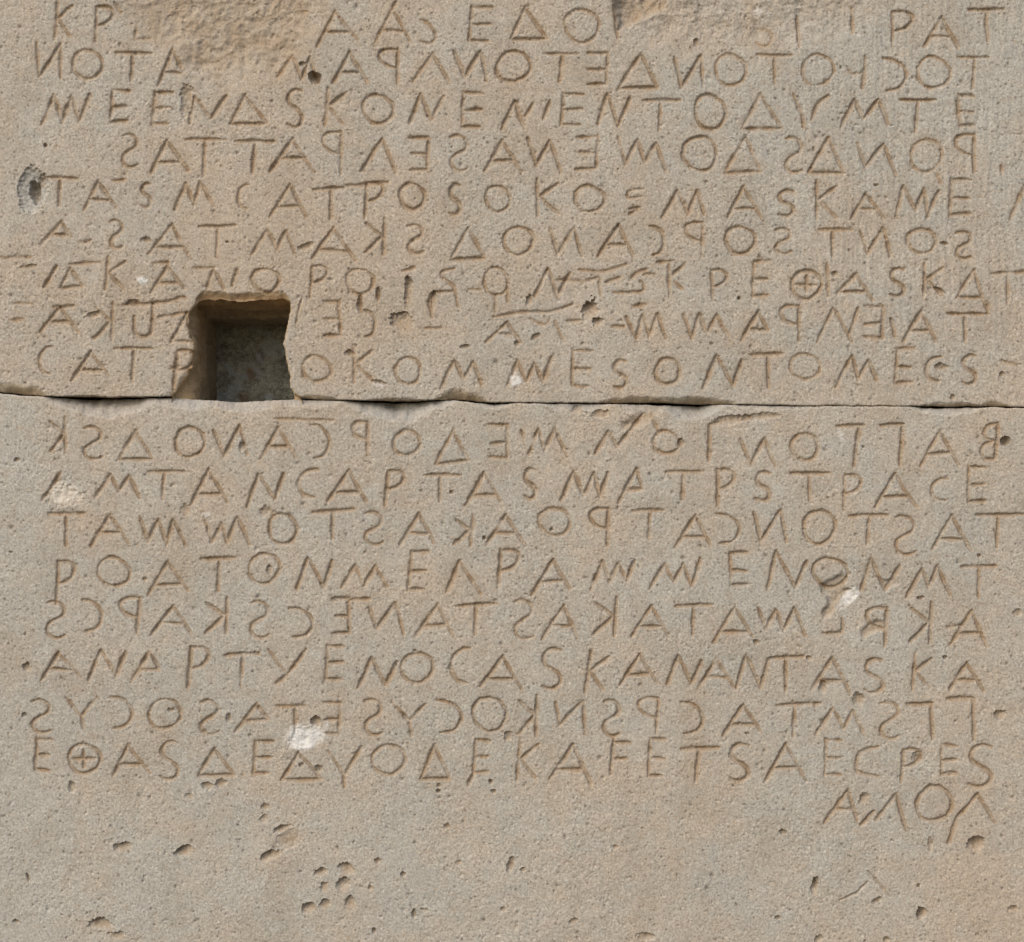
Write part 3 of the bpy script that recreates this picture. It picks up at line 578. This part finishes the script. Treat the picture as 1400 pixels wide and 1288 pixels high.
        tb = smooth(424, 408, Y) * smooth(402, 385, X) * smooth(258, 276, X) * (12.5 + 3 * noise(X, Y, 26, 72) + 1.2 * noise(X, Y, 8, 73) + 2.2 * np.exp(-((X - 331) / 12) ** 2))
        bev = np.clip(tb - np.clip(s, 0, None), 0, None) * .85
        h[sl] -= np.maximum(lip, bev)
        h[sl] -= np.where(bev > .5, .7 * noise(X, Y, 9, 74), 0)
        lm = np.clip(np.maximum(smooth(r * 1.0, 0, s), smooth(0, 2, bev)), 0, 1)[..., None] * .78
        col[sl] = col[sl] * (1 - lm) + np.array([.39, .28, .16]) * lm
        ins = np.zeros(PX.shape, bool); ins[sl] = s <= 0
        # pull the last inner points onto the outline
        segs = HOLE_POLY + [HOLE_POLY[0]]
        jj, ii = np.where(ins)
        qx, qy = PX[jj, ii], PY[jj, ii]
        bestd = np.full(qx.shape, 1e9); bx_, by_ = qx.copy(), qy.copy()
        for (ax, ay), (b2, b3) in zip(segs[:-1], segs[1:]):
            l2 = (b2 - ax) ** 2 + (b3 - ay) ** 2
            t = np.clip(((qx - ax) * (b2 - ax) + (qy - ay) * (b3 - ay)) / l2, 0, 1)
            cx_, cy_ = ax + t * (b2 - ax), ay + t * (b3 - ay)
            dd = np.hypot(qx - cx_, qy - cy_)
            m = dd < bestd
            bestd = np.where(m, dd, bestd); bx_ = np.where(m, cx_, bx_); by_ = np.where(m, cy_, by_)
        c4 = ins[:-1, :-1] & ins[1:, :-1] & ins[:-1, 1:] & ins[1:, 1:]
        keep &= ~c4
        m = bestd < 3
        PX[jj[m], ii[m]] = bx_[m]; PY[jj[m], ii[m]] = np.minimum(by_[m], PY[jj[m], ii[m]] + 3)
        h[jj, ii] = np.minimum(h[jj, ii], -r.mean() - 5 * smooth(424, 408, PY[jj, ii]))

    # ---- returns: the sides of the block going back into the wall
    fl = lab.copy()
    face = np.maximum(np.maximum(fl[:-1, :-1], fl[1:, :-1]), np.maximum(fl[:-1, 1:], fl[1:, 1:]))
    back = -340.0
    def pad(A, mode='edge'): return np.pad(A, ((4, 4), (4, 4)) + (((0, 0),) if A.ndim == 3 else ()), mode='edge')
    PXp, PYp, hp, colp = pad(PX), pad(PY), pad(h), pad(col)
    keepp = np.pad(keep, 4, constant_values=True)
    facep = np.pad(face, 4, constant_values=0)
    kk = np.where(~keep[-1])[0] if upper else []
    Hp, Wp = PXp.shape
    rows = np.arange(Hp)[:, None]; cols = np.arange(Wp)[None]
    out = np.maximum(np.maximum(4 - rows, rows - (Hp - 5)), np.maximum(4 - cols, cols - (Wp - 5)))
    stepd = np.array([0, 4, 14, 60, 1e4])[np.clip(out, 0, 4)]
    hp = np.where(out > 0, np.maximum(hp - stepd, back), hp)
    if upper:
        for r_ in range(4): keepp[Hp - 5 + r_, 4:-4] &= keep[-1]
    idx = np.arange(Hp * Wp).reshape(Hp, Wp)
    quads = np.stack([idx[:-1, :-1], idx[1:, :-1], idx[1:, 1:], idx[:-1, 1:]], -1)
    fm = keepp.ravel()
    quads = quads.reshape(-1, 4)[fm]; fl = facep.ravel()[fm]
    co = world(PXp, PYp, hp).reshape(-1, 3); colv = colp.reshape(-1, 3)
    def sub(sel, name, parent=None):
        q = quads[sel]
        u, inv = np.unique(q, return_inverse=True)
        return mesh_obj(name, co[u], inv.reshape(-1, 4), colv[u], LIMESTONE, parent)
    root = sub(fl == 0, 'stone_block')
    root['category'] = 'stone block'
    o_ = np.argsort(fl, kind='stable'); fs = fl[o_]
    for k, (nm, text) in names.items():
        a, b = np.searchsorted(fs, [k, k + 1])
        if b <= a: continue
        p = sub(o_[a:b], nm, root)
        if text: p['label'] = text
        if nm == 'carved_letters': p['kind'] = 'stuff'
    return root

upper_block = build_block(True)
upper_block['label'] = 'upper tan limestone block carved with rows of archaic letters, square socket in its bottom edge'
lower_block = build_block(False)
lower_block['label'] = 'lower tan limestone block with carved letter rows above a blank pitted band, below the joint'

# ------------------------------------------------------------------ socket cut through the upper block
def build_socket():
    pts = [(p[0], p[1]) for p in HOLE]
    pts = [(234, 556)] + pts + [(414, 560)]
    n = 420
    P = np.array(pts, float); 
    s = np.concatenate([[0], np.cumsum(np.hypot(*np.diff(P, axis=0).T))])
    u = np.linspace(0, s[-1], n)
    fx, fy = np.interp(u, s, P[:, 0]), np.interp(u, s, P[:, 1])
    def target(l, t, r, b):
        Q = np.array([(l, b), (l, t), (r, t), (r, b)], float)
        # corners sit where the mouth has its corners
        k = [0, s[np.argmin(np.hypot(P[:, 0] - 272, P[:, 1] - 413))] / s[-1], s[np.argmin(np.hypot(P[:, 0] - 395, P[:, 1] - 413))] / s[-1], 1]
        return np.interp(u / s[-1], k, Q[:, 0]), np.interp(u / s[-1], k, Q[:, 1])
    mx, my = target(264, 414, 399, 575)
    bx, by = target(264, 422, 405, 580)
    D = np.concatenate([[2.0, 4, 6, 8, 11, 14, 18, 22, 27, 33, 40], np.linspace(42, 330, 180)])
    cos_, cols_ = [], []
    for d_ in D:
        t1 = smooth(8, 34, np.array(d_)); t2 = np.clip((d_ - 34) / 246, 0, 1)
        x = fx + (mx - fx) * t1; y = fy + (my - fy) * t1
        x = x + (bx - mx) * t2; y = y + (by - my) * t2
        step = 9 * smooth(120, 130, np.array(d_)) * smooth(440, 415, y)          # a ledge in the roof
        y = y + step
        am = min(1.6, d_ / 10)
        nx = 3.2 * noise(u, u * 0 + d_, 30, 81, 44) + 1.9 * noise(u, u * 0 + d_, 11, 82, 30) + .8 * noise(u, u * 0 + d_, 4, 85, 9)
        dirx = np.gradient(y); diry = -np.gradient(x); ln = np.hypot(dirx, diry) + 1e-6
        outw = 1.0 if d_ < 5 else 0
        x = x + dirx / ln * (am * nx * .6 + outw); y = y + diry / ln * (am * nx * .6 + outw)
        cos_.append(world(x, y, np.full(n, -d_ + .0)))
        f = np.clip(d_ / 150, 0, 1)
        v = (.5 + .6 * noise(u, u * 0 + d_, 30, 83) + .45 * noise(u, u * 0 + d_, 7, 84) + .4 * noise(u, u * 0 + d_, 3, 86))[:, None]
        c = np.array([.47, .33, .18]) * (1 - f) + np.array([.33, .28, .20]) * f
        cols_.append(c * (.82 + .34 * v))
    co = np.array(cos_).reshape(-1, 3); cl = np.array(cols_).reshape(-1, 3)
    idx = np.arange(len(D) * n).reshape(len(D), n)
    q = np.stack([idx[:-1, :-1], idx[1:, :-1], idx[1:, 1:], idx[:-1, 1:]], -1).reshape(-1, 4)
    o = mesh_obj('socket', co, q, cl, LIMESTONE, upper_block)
    o['label'] = 'square dark socket cut into the block'
build_socket()

# ------------------------------------------------------------------ the dark stone seen at the back of the socket
def build_backing():
    xs = axis(-1400, 235, 430, 2700, .8); ys = axis(-900, 400, 585, 2200, .8)
    X, Y = np.meshgrid(xs, ys)
    h = -222 + 3 * noise(X, Y, 45, 91) + 2 * noise(X, Y, 16, 92) + 1.3 * noise(X, Y, 6, 93) + .7 * noise(X, Y, 3, 94)
    c = np.array([.32, .31, .25]) * (1 + .35 * noise(X, Y, 22, 95) + .35 * noise(X, Y, 8, 96) + .35 * noise(X, Y, 3, 99) + .12 * rng.normal(0, 1, X.shape))[..., None]
    g = smooth(.1, .6, noise(X + 90, Y, 40, 97) + .4 * noise(X, Y, 12, 98))[..., None]
    c = c * (1 - .7 * g) + np.array([.42, .445, .435]) * .7 * g
    rd = (np.exp(-((X - 313) / 6) ** 2 - ((Y - 498) / 9) ** 2) + .6 * np.exp(-((X - 305) / 8) ** 2 - ((Y - 535) / 6) ** 2))[..., None] * .7
    c = c * (1 - rd) + np.array([.28, .13, .07]) * rd
    H, W = X.shape
    X, Y, h = (np.pad(a, 1, mode='edge') for a in (X, Y, h)); c = np.pad(c, ((1, 1), (1, 1), (0, 0)), mode='edge')
    h[0] = h[-1] = -420; h[:, 0] = h[:, -1] = -420
    idx = np.arange(X.size).reshape(X.shape)
    q = np.stack([idx[:-1, :-1], idx[1:, :-1], idx[1:, 1:], idx[:-1, 1:]], -1).reshape(-1, 4)
    o = mesh_obj('backing_stone', world(X, Y, h).reshape(-1, 3), q, c.reshape(-1, 3), RUBBLE)
    o['category'] = 'backing stone'
    o['label'] = 'dark grey-green rough stone seen at the back of the square socket'
build_backing()
